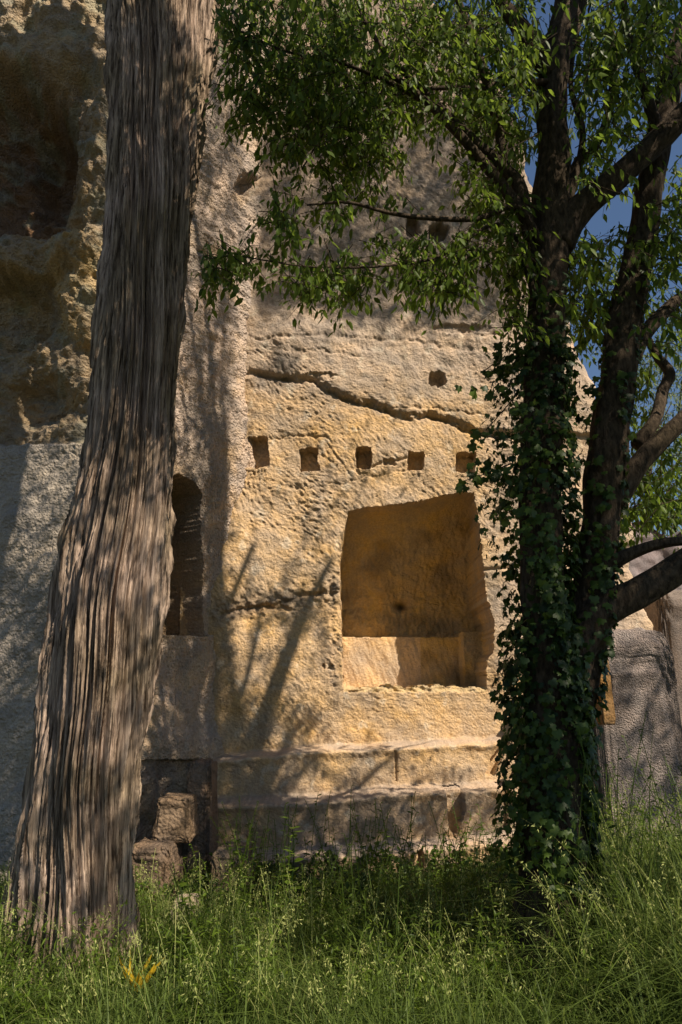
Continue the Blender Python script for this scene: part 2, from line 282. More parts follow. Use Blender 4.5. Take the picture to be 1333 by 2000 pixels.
# ------------------------------------------------------------------ rock: left side wall and front with hollows
def corner_x(z): return -1.25 + .046*(np.clip(z, -1, 11)-1) + .055*noise(z*.7, 0*z+3, 131) + .025*noise(z*2.3, 0*z+7, 132)
def build_buttress():
    ss = np.concatenate([np.arange(0, 3.2, .02), np.arange(3.2, 6.05, .0095)])         # 0..4.2 front, 4.2..6.04 side wall
    z = zs_from([(-.4, 5.8, .0105), (5.8, 8.6, .014), (8.6, 12.5, .03)])
    Sg, Z = np.meshgrid(ss, z)
    A, B, C_ = np.array([-6.4, 7.25]), np.array([-1.97, 7.0]), np.array([-1.32, 8.05])
    la, lb = np.linalg.norm(B-A), np.linalg.norm(C_-B)
    ta, tb = (B-A)/la, (C_-B)/lb
    sa = np.clip(Sg, None, la); sb = np.clip(Sg-la, 0, None)
    X = A[0]+ta[0]*sa+tb[0]*sb; Y = A[1]+ta[1]*sa+tb[1]*sb
    X = X + (corner_x(Z)+1.25)
    k = sm(Sg, la-.12, la+.12)
    nx = -ta[1]*(1-k) + -tb[1]*k; ny = ta[0]*(1-k)+tb[0]*k; l = np.hypot(nx, ny); nx /= l; ny /= l   # inward
    P = np.stack([X, Y, Z], -1); px, py, _ = proj(P); bx, by = bumpy_edge(px, py)
    front = 1-k
    D = .08*fbm(Sg*.6, Z*.45, 3, 101) + .035*fbm(Sg*2, Z*1.4, 3, 102) + .016*fbm(Sg*10, Z*8, 3, 103) + .016*np.abs(noise(Sg*24, Z*18, 104))
    # upper front is coarse and pitted above the ledge at about y 865
    upf = front*sm(865-py+6*noise(px/20., 0*px, 105), -3, 4)
    D += upf*(.14*fbm(Sg*1.3, Z*1.3, 4, 106) + .05*ridged(Sg*3.3, Z*3.3, 3, 107)*-1 + .03*fbm(Sg*9, Z*9, 3, 108) + .16)
    def blob(cx, cy, rx, ry, a, b): return 1-sm(((bx-cx)/rx)**2+((by-cy)/ry)**2, a, b)
    D += front*((1.0*blob(10, 290, 135, 190, .1, 1.25)+.35*blob(60, 250, 80, 100, .2, 1.2)+.2*blob(150, 180, 60, 90, .1, 1.2))*sm(452-py+.05*px, -3, 14) + .35*blob(-10, 600, 120, 70, .3, 1.3) - .22*blob(40, 500, 190, 42, .2, 1.2)
                - .22*blob(170, 560, 70, 120, .1, 1.3) - .18*blob(185, 300, 40, 200, .1, 1.3) + .25*blob(60, 770, 80, 60, .2, 1.2))
    D += (1-front)*(.22*blob(488, 362, 30, 24, .2, 1.2) + .02*noise(Sg*3, Z*16, 110)*sm(800-py, 0, 200))
    # upright side niche half behind the trunk
    ns = [(250, 960), (330, 935), (352, 925), (376, 938), (398, 965), (402, 1040), (404, 1150), (405, 1243), (250, 1238)]
    mn = inpoly(bx*.2+px*.8, by*.2+py*.8, ns) & (Sg > la+.15)
    D = np.where(mn, D+.55, D)
    # wall foot: below about 1480 the side wall is cut back, short of the steps
    foot = (py > 1484+5*noise(px/9., 0*px, 111)) & (px > 300) & (Sg > la+.2); D = np.where(foot, D+.10, D)
    D = D + np.where((py > 1240) & (Sg > la+.1) & (py < 1484), -.05, 0)
    P[..., 0] += nx*D; P[..., 1] += ny*D
    n1 = fbm(Sg*.9, Z*.7, 4, 121); n2 = fbm(Sg*3, Z*3, 3, 122)
    C = mixc(np.broadcast_to(tri((.47, .37, .29)), P.shape).copy(), tri((.35, .28, .215)), sm(n1, -.3, .6))
    C = mixc(C, OCHRE, (1-front)*.5*sm(n2+.7*sm(py, 900, 1400), 0, .9))
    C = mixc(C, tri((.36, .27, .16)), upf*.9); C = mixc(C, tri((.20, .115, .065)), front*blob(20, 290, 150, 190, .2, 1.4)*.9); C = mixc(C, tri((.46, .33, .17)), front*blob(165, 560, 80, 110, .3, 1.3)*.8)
    C = mixc(C, tri((.30, .30, .22)), upf*.55*sm(n2, .1, .6)); C = mixc(C, tri((.42, .37, .30)), front*(1-upf)*.75)
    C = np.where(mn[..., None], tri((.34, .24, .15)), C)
    root = empty('rock_buttress'); tag(root, 'rough side wall of rock with dark hollows, behind the stringy cypress trunk', 'rock')
    fl = np.zeros(X.shape, int); fl[mn] = 1; fl[(front > .5) & (D > .7) & (py < 470) & (px < 180)] = 2
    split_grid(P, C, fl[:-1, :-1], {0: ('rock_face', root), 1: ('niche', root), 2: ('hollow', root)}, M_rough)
build_buttress()

# ------------------------------------------------------------------ loose blocks and outcrops
def rock(name, px, py0, py1, wpx, Y, depth, label, cat, col, seed, mat=M_tufa, box=.75, grp=None, res=72, lean=0, amp=1.0, taper=.12):
    """a rounded block: superellipsoid with noise; px centre, top py0, bottom py1, full width wpx"""
    a = unproj(px, py1, Y); b = unproj(px, py0, Y); _, _, d = proj(a[None]); wd = wpx*d[0]/F
    h = b[2]-a[2]; th = np.linspace(0, 2*np.pi, res*2+1); ph = np.linspace(-np.pi/2, np.pi/2, res+1); T, Ph = np.meshgrid(th, ph)
    e = 1-box
    def c(t): return np.sign(np.cos(t))*np.abs(np.cos(t))**e
    def s(t): return np.sign(np.sin(t))*np.abs(np.sin(t))**e
    ux, uy, uz = c(Ph)*c(T), c(Ph)*s(T), s(Ph)
    nn = fbm(ux*1.7+seed+uz, uy*1.7+uz*1.3, 4, seed) ; n2 = fbm(np.cos(T)*np.cos(Ph)*5+uz*3, np.sin(T)*5+uz*6, 5, seed+3, .6)
    r = 1 + amp*(.07*nn + .03*n2)
    tp = 1-taper*uz
    X = a[0]*.5+b[0]*.5+lean*uz + ux*r*wd/2*tp; Yv = Y + depth/2 + uy*r*depth/2*tp; Z = (a[2]+b[2])/2 + uz*h/2*(1+amp*.03*nn)
    P = np.stack([X, Yv, Z], -1); Cc = mixc(np.broadcast_to(tri(col), P.shape).copy(), tri(col)*.7, sm(n2, -.2, .8))
    o = mesh_from(name, P.reshape(-1, 3), [gridfaces(res+1, res*2+1).reshape(-1, 4)], mat, None, Cc.reshape(-1, 3)); tag(o, label, cat, grp); return o
rock('rock_outcrop', 1262, 1224, 1780, 196, 7.0, 1.8, 'large pebbly pinkish-grey rock outcrop to the right of the ivy-clad tree', 'rock', (.40, .33, .29), 11, M_block, .82, res=300, lean=-.04, amp=1.0, taper=.07)
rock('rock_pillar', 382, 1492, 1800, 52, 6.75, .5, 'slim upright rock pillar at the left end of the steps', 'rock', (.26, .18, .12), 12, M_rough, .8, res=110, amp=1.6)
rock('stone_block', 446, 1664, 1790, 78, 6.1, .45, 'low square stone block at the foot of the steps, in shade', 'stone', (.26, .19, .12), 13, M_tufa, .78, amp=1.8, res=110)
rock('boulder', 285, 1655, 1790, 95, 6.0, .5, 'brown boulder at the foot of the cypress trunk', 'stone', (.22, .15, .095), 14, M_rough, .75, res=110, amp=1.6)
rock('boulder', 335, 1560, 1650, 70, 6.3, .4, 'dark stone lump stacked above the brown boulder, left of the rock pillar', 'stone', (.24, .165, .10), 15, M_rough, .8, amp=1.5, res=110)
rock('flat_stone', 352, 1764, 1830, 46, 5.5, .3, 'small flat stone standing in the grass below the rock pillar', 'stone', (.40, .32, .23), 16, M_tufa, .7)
rock('rock_stub', 1186, 1285, 1416, 24, 6.75, .2, 'narrow orange rock stub just right of the ivy', 'rock', (.26, .15, .06), 17, M_tufa, .8)

# distant masonry wall
def box_pts(x0, x1, y0, y1, z0, z1): return np.array([(x, y, z) for x in (x0, x1) for y in (y0, y1) for z in (z0, z1)])
def far_wall():
    xs = np.arange(4.6, 12, .03); z = np.arange(-.4, 5.6, .03); X, Z = np.meshgrid(xs, z)
    D = .05*fbm(X, Z, 3, 201); row = np.floor(Z/.42); bx = X+.37*row; gx = np.abs((bx/.8) % 1-.5); gz = np.abs((Z/.42) % 1-.5)
    lowp = Z < 3.4+.2*noise(X*1.2, 0*X, 202)
    D += np.where(lowp, .04*(sm(gx, .47, .5)+sm(gz, .45, .5)), -.1+.10*fbm(X*2, Z*2, 3, 203))
    top = 4.9+.3*noise(X*1.5, 0*X, 204)-.12*(X-5); P = np.stack([X, 14+D, np.minimum(Z, top)], -1)
    n = fbm(X*1.5, Z*1.5, 3, 205); C = mixc(np.broadcast_to(tri((.21, .175, .17)), P.shape).copy(), tri((.15, .125, .12)), sm(n, -.3, .6))
    # give it thickness: front grid, top and back
    h, w_ = X.shape; Bk = P.copy(); Bk[..., 1] = 15.2; V = np.concatenate([P.reshape(-1, 3), Bk.reshape(-1, 3)]); n_ = h*w_
    f1 = gridfaces(h, w_).reshape(-1, 4); ring = np.concatenate([np.arange((h-1)*w_, h*w_)]); f3 = np.stack([ring[:-1], ring[1:], ring[1:]+n_, ring[:-1]+n_], -1)
    lft = np.arange(h)*w_; f4 = np.stack([lft[:-1], lft[1:], lft[1:]+n_, lft[:-1]+n_], -1)
    o = mesh_from('stone_wall', V, [f1, f1+n_, f3, f4], M_tufa, None, np.concatenate([C.reshape(-1, 3)]*2)); tag(o, 'distant grey masonry wall seen past the right edge of the rock face', 'wall')
far_wall()
rock('background_rock', 1400, 1150, 1640, 190, 9.6, 1.6, 'smooth grey-brown rock mass behind the pebbly outcrop, at the right edge', 'rock', (.19, .155, .13), 19, M_tufa, .88, res=120, amp=.9, taper=.03)

# ------------------------------------------------------------------ ground
def gz(x, y):
    return .10*noise(x*.5, y*.5, 301)+.04*noise(x*1.7, y*1.7, 302) + .16*sm(x, .3, 2.2)*(1-sm(y, 6.5, 8)) - .03
def ground():
    c = np.sign(np.linspace(-1, 1, 301)); t = np.linspace(-1, 1, 301); ax = np.sign(t)*(np.abs(t)*7+np.abs(t)**7*400)
    X, Y = np.meshgrid(ax, ax+5); P = np.stack([X, Y, gz(X, Y)*np.exp(-(np.hypot(X, Y-5)/40)**2)], -1)
    n = fbm(X*2, Y*2, 4, 303); C = mixc(np.broadcast_to(tri((.09, .075, .045)), P.shape).copy(), tri((.05, .065, .025)), sm(n, -.3, .4))
    o = mesh_from('ground', P.reshape(-1, 3), [gridfaces(301, 301).reshape(-1, 4)], M_rough, None, C.reshape(-1, 3)); tag(o, kind='structure')
ground()

# ------------------------------------------------------------------ cypress trunk
def cypress():
    ys = [-900, -400, -100, 0, 200, 400, 600, 850, 1050, 1250, 1500, 1650, 1800, 1900, 2000]
    Lx = [300, 255, 222, 215, 215, 212, 192, 176, 130, 92, 62, 44, 14, -14, -45]; Rx = [520, 480, 440, 430, 400, 376, 357, 338, 325, 308, 264, 244, 244, 258, 275]
    nz, nt_ = 820, 760; yy = np.linspace(-900, 2000, nz); l = np.interp(yy, ys, Lx); r = np.interp(yy, ys, Rx)
    ker = np.ones(41)/41; l = np.convolve(np.pad(l, 20, 'edge'), ker, 'valid'); r = np.convolve(np.pad(r, 20, 'edge'), ker, 'valid')
    Yc = 4.75; c = unproj((l+r)/2, yy, Yc); _, _, d = proj(c); R = (r-l)/2*d/F
    th = np.linspace(0, 2*np.pi, nt_+1)[:-1]; T, Zz = np.meshgrid(th, c[:, 2]); Rr = R[:, None]
    A = T*3.2/6.283*2                             # arc coordinate, made periodic below
    tw = .30*noise(Zz*.35, 0*Zz, 401) + .06*Zz + .014*noise(Zz*2.2, T*2.0, 403)*np.sin(T/2) + .10*noise(Zz*1.1, T*.6, 402)
    def pn(f, fz, seed):                          # periodic in theta: walk a circle in noise space
        rad = f/6.283; u = np.cos(T+tw)*rad; v = np.sin(T+tw)*rad
        return noise(u+Zz*fz*.71, v+Zz*fz*.71+seed*3.1, seed)
    def rid(f, fz, seed): return 1-2*np.abs(pn(f, fz, seed))
    D = .22*pn(9, .16, 411) + .14*(rid(13, .3, 412)-.5)+ .15*(rid(30, .6, 413)-.5) + .085*np.tanh(5*pn(46, .75, 414)) + .06*np.tanh(5*pn(95, 1.3, 419)) + .08*(rid(120, 2, 415)-.5) + .07*pn(230, 5, 416) + .02*noise(T*40, Zz*28, 417)
    D = D*(1-.2*sm(Zz, 1, 6))
    flare = np.clip(1.1-Zz, 0, 1.6); D = D + .30*flare**1.5*np.clip(pn(10, .1, 418)+.2, -.25, 1)
    # peeling strips stand proud
    strip = sm(pn(48, .55, 420), .28, .42); D = D + .10*strip*(.6+.6*pn(90, 1.5, 421)) - .10*sm(pn(30, .3, 422), .25, .5)
    rr = Rr*(.955+D*.8)-.012
    P = np.stack([c[:, 0:1]+rr*np.cos(T), Yc+rr*np.sin(T)*.9+0*T, Zz], -1)
    f = gridfaces(nz, nt_).reshape(-1, 4); i = np.arange(nz-1)*nt_; f2 = np.stack([i+nt_-1, i, i+nt_, i+2*nt_-1], -1)
    root = empty('cypress_tree'); tag(root, 'thick old cypress trunk with stringy furrowed bark, flared at its foot', 'tree')
    mesh_from('trunk', P.reshape(-1, 3), [f[..., ::-1], f2[..., ::-1]], M_cyp, root)
    return root, c, R
cyp_root, cyp_c, cyp_R = cypress()

# ------------------------------------------------------------------ tubes for branches
def tube(name, pts, parent, mat, Y=None, seed=0, wob=.06, world=False, ns=24, flute=0.07):
    """pts: (px, py, r_px, Y) or world (x,y,z,r) ; resampled with Catmull-Rom"""
    p = np.array(pts, float)
    if not world: p[:, 3] *= .92
    if not world:
        c = unproj(p[:, 0], p[:, 1], p[:, 3]); _, _, d = proj(c); r = p[:, 2]*d/F; p = np.column_stack([c, r])
        if name in ('trunk', 'stem'): p[:, 3] *= .86
    q = np.vstack([2*p[0]-p[1], p, 2*p[-1]-p[-2]]); out = []
    for i in range(1, len(q)-2):
        L_ = np.linalg.norm(q[i+1, :3]-q[i, :3]); n = max(3, int(L_/.035)); t = np.linspace(0, 1, n, endpoint=False)[:, None]
        a, b, c_, d_ = q[i-1], q[i], q[i+1], q[i+2]
        out.append(.5*((2*b)+(-a+c_)*t+(2*a-5*b+4*c_-d_)*t*t+(-a+3*b-3*c_+d_)*t**3))
    c = np.vstack(out+[p[-1:]]); ctr = c[:, :3].copy(); r = np.maximum(c[:, 3], .002)
    s = np.concatenate([[0], np.cumsum(np.linalg.norm(np.diff(ctr, axis=0), axis=1))])
    ctr[:, 0] += wob*r*noise(s*2.5, 0*s, 500+seed)*2; ctr[:, 2] += wob*r*noise(s*2.5, 0*s+5, 501+seed)*2; ctr[:, 1] += wob*r*noise(s*2, 0*s+9, 502+seed)*2
    tg = np.gradient(ctr, axis=0); tg /= np.linalg.norm(tg, axis=1)[:, None]
    ref = np.array([0, 1., 0]); a = np.cross(tg, ref); a /= np.linalg.norm(a, axis=1)[:, None]+1e-9; b = np.cross(tg, a)
    th = np.linspace(0, 2*np.pi, ns+1)[:-1]
    n1 = noise(np.cos(th)[None]*2+s[:, None]*.9, np.sin(th)[None]*2+s[:, None]*.6, 510+seed); n2 = noise(np.cos(th)[None]*5+s[:, None]*5, np.sin(th)[None]*5, 511+seed)
    rr = r[:, None]*(1+flute*1.6*n1+flute*n2)
    P = ctr[:, None]+rr[..., None]*(a[:, None]*np.cos(th)[None, :, None]+b[:, None]*np.sin(th)[None, :, None])
    n = len(ctr); f = gridfaces(n, ns).reshape(-1, 4); i = np.arange(n-1)*ns; f2 = np.stack([i+ns-1, i, i+ns, i+2*ns-1], -1)
    V = np.vstack([P.reshape(-1, 3), ctr[-1:], ctr[:1]]); tip = len(V)-2; j = (n-1)*ns+np.arange(ns)
    f3 = np.stack([j, np.roll(j, -1), np.full(ns, tip)], -1); j = np.arange(ns); f4 = np.stack([np.roll(j, -1), j, np.full(ns, tip+1)], -1)
    return mesh_from(name, V, [f, f2, f3, f4], mat, parent), ctr, r
ash = empty('ash_tree'); tag(ash, 'dark twin-stemmed leafy tree wrapped in ivy, standing right of the niche', 'tree')
skel = []
def limb(name, pts, seed, ns=20, fl=.07):
    if pts[-1][2] > 5 and pts[-1][1] > 500:                                # let every limb run out to a thin end
        a, b = np.array(pts[-2], float), np.array(pts[-1], float); e = b+(b-a)*1.3; e[2] = b[2]*.45; e2 = e+(b-a)*1.0; e2[2] = 1.2; e2[0] += 20; pts = list(pts)+[tuple(e), tuple(e2)]
    o, c, r = tube(name, pts, ash, M_bark, seed=seed, ns=ns, flute=fl); skel.append((c, r)); return c, r
T1 = limb('trunk', [(1092, 1900, 95, 5.05), (1088, 1760, 80, 5.02), (1086, 1600, 68, 5), (1080, 1400, 60, 5), (1066, 1200, 50, 5), (1056, 1000, 46, 5), (1060, 800, 44, 5), (1068, 600, 40, 5), (1078, 450, 42, 5), (1081, 300, 35, 5), (1085, 150, 31, 5.02), (1106, 20, 28, 5.1), (1130, -110, 18, 5.1), (1170, -260, 8, 5.0)], 1, 40, .10)
T2 = limb('stem', [(1090, 1520, 40, 5.1), (1115, 1370, 50, 5.1), (1148, 1220, 46, 5.1), (1172, 1060, 40, 5.1), (1186, 900, 42, 5.1), (1203, 750, 38, 5.1), (1222, 620, 36, 5.1), (1252, 480, 31, 5.1), (1275, 340, 28, 5.1), (1306, 180, 26, 5.1), (1338, 50, 22, 5.1), (1390, -90, 15, 5.1), (1470, -240, 7, 5.0)], 2, 36, .10)
LB = [
 [(1085, 480, 34, 5), (1118, 425, 30, 4.98), (1180, 370, 25, 4.92), (1270, 290, 23, 4.85), (1345, 215, 22, 4.8), (1460, 80, 15, 4.7), (1560, -80, 9, 4.6)],
 [(1118, 1290, 36, 5.05), (1175, 1200, 32, 5.0), (1255, 1155, 29, 4.95), (1340, 1100, 27, 4.9), (1450, 1020, 20, 4.8), (1600, 880, 12, 4.7)],
 [(1196, 985, 24, 5.1), (1258, 895, 19, 5.1), (1333, 822, 16, 5.1), (1420, 735, 10, 5.1)],
 [(1232, 700, 20, 5.15), (1262, 650, 15, 5.2), (1320, 590, 12, 5.3), (1400, 540, 8, 5.4)],
 [(1245, 870, 14, 5.15), (1280, 820, 12, 5.2), (1298, 760, 11, 5.3), (1310, 730, 10, 5.3), (1280, 690, 8, 5.3), (1262, 650, 6, 5.3)],
 [(1180, 1110, 17, 5.0), (1240, 1078, 12, 4.95), (1300, 1060, 10, 4.9), (1380, 1055, 7, 4.9)],
 [(1066, 560, 16, 5), (1035, 450, 13, 4.95), (1005, 395, 12, 4.9), (940, 310, 10, 4.8), (870, 235, 8, 4.7), (800, 170, 6, 4.6), (720, 120, 4, 4.5)],
 [(1035, 470, 12, 4.95), (1018, 370, 13, 4.9), (985, 330, 12, 4.9), (920, 270, 10, 4.85), (850, 200, 7, 4.8), (760, 110, 5, 4.7), (700, 20, 4, 4.6)],
 [(990, 335, 11, 4.9), (975, 250, 10, 4.9), (955, 170, 9, 4.85), (930, 90, 8, 4.8), (895, 0, 6, 4.7), (850, -100, 4, 4.6)],
 [(1082, 150, 24, 5), (1040, 85, 20, 4.95), (990, 20, 14, 4.9), (930, -60, 10, 4.8), (840, -180, 6, 4.6)],
 [(1062, 480, 8, 4.9), (1010, 405, 6, 4.85), (930, 427, 5.5, 4.75), (830, 425, 5, 4.65), (760, 415, 4, 4.6), (680, 395, 3, 4.5), (600, 400, 2, 4.45)],
 [(1075, 160, 7, 4.95), (1000, 160, 6, 4.9), (920, 172, 5, 4.85), (840, 172, 4, 4.8), (770, 185, 2.5, 4.7)],
 [(1090, 130, 17, 5.05), (1118, 60, 13, 5.1), (1150, -30, 10, 5.2), (1180, -130, 7, 5.3)],
 [(1100, 420, 15, 5.05), (1128, 320, 10, 5.1), (1160, 290, 9, 5.1), (1190, 220, 8, 5.2), (1200, 120, 7, 5.3), (1190, 20, 5, 5.4)],
 [(1135, 315, 8, 5.1), (1138, 250, 6, 5.15), (1115, 160, 5, 5.2), (1130, 60, 3, 5.3)],
 [(1290, 270, 14, 5), (1265, 190, 11, 4.95), (1235, 90, 9, 4.9), (1215, -20, 6, 4.85)],
 [(1062, 640, 7, 4.95), (1010, 470, 5, 4.85), (960, 440, 4, 4.8), (860, 500, 3, 4.7), (740, 520, 2.2, 4.55), (600, 520, 1.6, 4.45), (470, 500, 1.2, 4.4)],
 [(840, 205, 5, 4.75), (760, 160, 4, 4.65), (660, 120, 3.2, 4.55), (560, 100, 2.4, 4.45), (470, 60, 1.5, 4.4)],
 [(760, 110, 4, 4.7), (700, 180, 3, 4.6), (640, 250, 2.2, 4.5), (590, 330, 1.5, 4.45)],
]
for i, b in enumerate(LB): limb('branch', b, 20+i, 14 if i > 5 else 24)
# ------------------------------------------------------------------ leaves
LEAF = np.array([(0, 0, 0), (-.19, .3, .02), (.19, .3, .02), (-.17, .62, -.03), (.17, .62, -.03), (0, 1.05, -.16), (0, .3, -.03), (0, .62, -.08)])
LF_Q = np.array([(1, 6, 7, 3), (6, 2, 4, 7)]); LF_T = np.array([(0, 6, 1), (0, 2, 6), (3, 7, 5), (7, 4, 5)])
def norm(a): return a/(np.linalg.norm(a, axis=-1, keepdims=True)+1e-9)
def place(shape, quads, tris, pos, d, up, size, wid=None):
    """instances of a flat leaf shape: d = leaf direction, up = leaf normal hint"""
    d = norm(d); s = norm(np.cross(d, up)); n = np.cross(s, d); k = len(shape); N_ = len(pos); w1 = size if wid is None else wid
    V = pos[:, None]+(s[:, None]*shape[None, :, 0:1])*w1[:, None, None]+(d[:, None]*shape[None, :, 1:2]+n[:, None]*shape[None, :, 2:3])*size[:, None, None]
    off = (np.arange(N_)*k)[:, None, None]; fs = []
    if quads is not None: fs.append((quads[None]+off).reshape(-1, quads.shape[1]))
    if tris is not None: fs.append((tris[None]+off).reshape(-1, tris.shape[1]))
    return V.reshape(-1, 3), fs
def sprays(C, rs, nleaf=12, L=(.2, .42), size=(.045, .086), droop=1.15, bright=None):
    """twigs with pinnate drooping leaves; returns verts, faces, tint, twig verts, twig faces"""
    n = len(C); az = rs.uniform(0, 6.283, n); el = rs.uniform(-.75, .45, n)
    T = np.stack([np.cos(az)*np.cos(el), np.sin(az)*np.cos(el), np.sin(el)-.15], -1); T = norm(T); ln = rs.uniform(*L, n)
    t = (np.arange(nleaf)+.5)/nleaf; side = norm(np.cross(T, [0, 0, 1.])); sg = np.where(np.arange(nleaf) % 2 == 0, 1., -1.)
    pos = C[:, None]+T[:, None]*(t[None, :, None]-.4)*ln[:, None, None]; pos[..., 2] -= (t[None]**2)*ln[:, None]*.25
    pos = pos + rs.normal(0, .018, pos.shape)
    d = T[:, None]*.45+side[:, None]*sg[None, :, None]*.75+np.array([0, 0, -droop])+rs.normal(0, .35, pos.shape)
    up = np.array([0, 0, 1.])+rs.normal(0, .55, pos.shape)+side[:, None]*.2
    sz = rs.uniform(*size, (n, nleaf)); V, fs = place(LEAF, LF_Q, LF_T, pos.reshape(-1, 3), d.reshape(-1, 3), up.reshape(-1, 3), sz.ravel(), sz.ravel()*rs.uniform(.8, 1.15, n*nleaf))
    b = rs.uniform(0, 1, (n, 1))*.5+rs.uniform(0, 1, (n, nleaf))*.5; tint = np.repeat(b.ravel(), len(LEAF))
    # twig: thin three-sided strip
    a0 = C-T*.42*ln[:, None]; a1 = C+T*.15*ln[:, None]; a2 = C+T*.62*ln[:, None]-np.array([0, 0, 1])*.25*ln[:, None]
    tv = []
    for k_, (p, r_) in enumerate(((a0, .0035), (a1, .0028), (a2, .0012))):
        for q in range(3):
            an = q*2.094; tv.append(p+side*r_*math.cos(an)+np.cross(side, T)*r_*math.sin(an))
    TV = np.stack(tv, 1).reshape(-1, 3); off = (np.arange(n)*9)[:, None, None]
    tq = np.array([(k_*3+q, k_*3+(q+1) % 3, k_*3+3+(q+1) % 3, k_*3+3+q) for k_ in range(2) for q in range(3)])
    return V, fs, tint, TV, (tq[None]+off).reshape(-1, 4)
def crown_mesh(name, C, parent, seed, mat=M_leaf, **kw):
    r = np.random.RandomState(seed); V, fs, tint, TV, tf = sprays(C, r, **kw)
    n = len(V); col = np.zeros((n+len(TV), 3)); col[:n] = tint[:, None]
    mi = np.concatenate([np.zeros(sum(len(f) for f in fs)), np.ones(len(tf))])
    return mesh_from(name, np.vstack([V, TV]), fs+[tf+n], [mat, M_bark], parent, col, smooth=False, matidx=mi)
# foliage in view: clumps (px, py, rx, ry, sprays, Y0, Y1)
CL = [(505, 40, 75, 60, 60, 4.2, 4.9), (490, 130, 55, 70, 45, 4.2, 4.8), (540, 190, 60, 60, 45, 4.3, 4.8), (500, 220, 30, 40, 14, 4.3, 4.6), (560, 290, 28, 45, 14, 4.3, 4.6),
      (620, 60, 100, 80, 110, 4.2, 5.4), (640, 160, 90, 80, 100, 4.2, 5.2), (690, 240, 80, 70, 75, 4.3, 5.2), (620, 270, 50, 50, 36, 4.3, 4.8), (740, 60, 120, 80, 110, 4.4, 5.8),
      (760, 180, 80, 70, 70, 4.4, 5.4), (860, 60, 110, 80, 90, 4.4, 6), (880, 190, 90, 70, 55, 4.5, 5.8), (720, 310, 60, 40, 28, 4.4, 5), (670, 340, 40, 30, 14, 4.4, 4.8), (950, 120, 90, 110, 80, 4.6, 6), (960, 290, 70, 70, 40, 4.6, 5.6),
      (1010, 60, 80, 90, 60, 4.6, 6), (1010, 200, 60, 90, 40, 4.7, 5.8), (960, 400, 60, 50, 30, 4.5, 5.2), (1005, 500, 40, 60, 34, 4.6, 5), (1000, 600, 25, 40, 10, 4.6, 4.9),
      (850, 530, 65, 50, 48, 4.4, 4.8), (780, 480, 60, 30, 18, 4.4, 4.8), (680, 540, 50, 45, 30, 4.4, 4.8), (600, 540, 60, 28, 26, 4.3, 4.7), (500, 500, 80, 16, 12, 4.3, 4.6), (430, 520, 45, 40, 20, 4.3, 4.6), (545, 450, 45, 35, 14, 4.3, 4.6),
      (640, 400, 50, 30, 10, 4.4, 4.8), (560, 390, 30, 30, 8, 4.3, 4.6), (740, 390, 60, 25, 8, 4.4, 4.8), (920, 480, 40, 40, 14, 4.5, 4.9),
      (1150, 60, 60, 100, 60, 4.8, 6.2), (1230, 80, 80, 100, 80, 4.6, 6.2), (1310, 60, 60, 100, 60, 4.4, 6), (1160, 200, 50, 80, 40, 5, 6.2), (1240, 220, 60, 70, 36, 4.7, 6), (1320, 160, 40, 80, 30, 4.4, 6),
      (1150, 320, 40, 50, 26, 5, 6), (1210, 350, 40, 30, 12, 5, 6), (1310, 330, 40, 40, 12, 4.9, 6), (1150, 520, 40, 60, 34, 5.1, 6), (1150, 620, 45, 60, 34, 5.1, 6), (1230, 470, 40, 40, 15, 4.9, 5.6), (1290, 480, 45, 60, 30, 4.5, 5), (1320, 400, 30, 50, 14, 4.5, 5.5),
      (1250, 560, 50, 50, 18, 5.1, 6), (1310, 640, 40, 50, 14, 5, 6), (1230, 720, 40, 60, 22, 5.2, 6), (1250, 830, 30, 50, 12, 5.2, 6), (1310, 900, 40, 60, 14, 5.2, 6.2), (1260, 960, 50, 40, 18, 5.1, 6), (1310, 990, 40, 30, 18, 5.2, 6), (1240, 1010, 40, 30, 9, 5, 5.6)]
pts = []
for (x, y, rx, ry, n, y0, y1) in CL:
    n = int(n*(1.0 if x < 800 else 1.45)); y1 += .3
    a = rs.uniform(0, 6.283, n); q = np.sqrt(rs.uniform(0, 1, n)); pts.append(unproj(x+rx*q*np.cos(a), y+ry*q*np.sin(a), rs.uniform(y0, y1, n)))
vis = np.vstack(pts)*1.0
vx, vy, _ = proj(vis); vis = unproj(vx, vy, vis[:, 1]*.92)
# foliage overhead, out of the picture: it stands where it shades what the photograph shows shaded
def toward_sun(Pt, k): return Pt - SUN*k[:, None]
tgt = []
def shade(px0, px1, py0, py1, Y, n, k0, k1):
    p = unproj(rs.uniform(px0, px1, n), rs.uniform(py0, py1, n), Y); tgt.append(toward_sun(p, rs.uniform(k0, k1, n)))
shade(-60, 230, 0, 440, 7.1, 480, 4, 11); shade(-60, 190, 440, 860, 7.1, 230, 4, 10); shade(-60, 215, 760, 1000, 7.1, 90, 4, 9); shade(-60, 215, 860, 1900, 7.1, 80, 3, 7); shade(430, 760, 0, 300, 4.0, 200, 2.5, 7); shade(1020, 1340, 0, 330, 4.5, 200, 2.5, 7); shade(230, 480, 1480, 1780, 6, 70, 4, 8)          # far left rock
shade(330, 520, 0, 880, 7.4, 520, 5.5, 13); shade(290, 400, 880, 1480, 7.4, 60, 5, 10)       # side wall
shade(20, 430, 0, 1900, 4.4, 700, 2.5, 6); shade(200, 430, 0, 700, 4.4, 480, 2.5, 6)           # cypress trunk
shade(500, 1010, 180, 620, 8, 950, 5, 11); shade(500, 900, 590, 690, 8, 60, 6, 9)         # upper main face
shade(430, 760, 1480, 1700, 7.3, 170, 5, 9); shade(700, 1000, 1530, 1640, 7.3, 40, 5, 9); shade(430, 640, 1140, 1220, 8, 9, 6, 9); shade(430, 620, 1360, 1470, 8, 9, 6, 9); shade(490, 570, 690, 740, 8, 8, 6, 9)
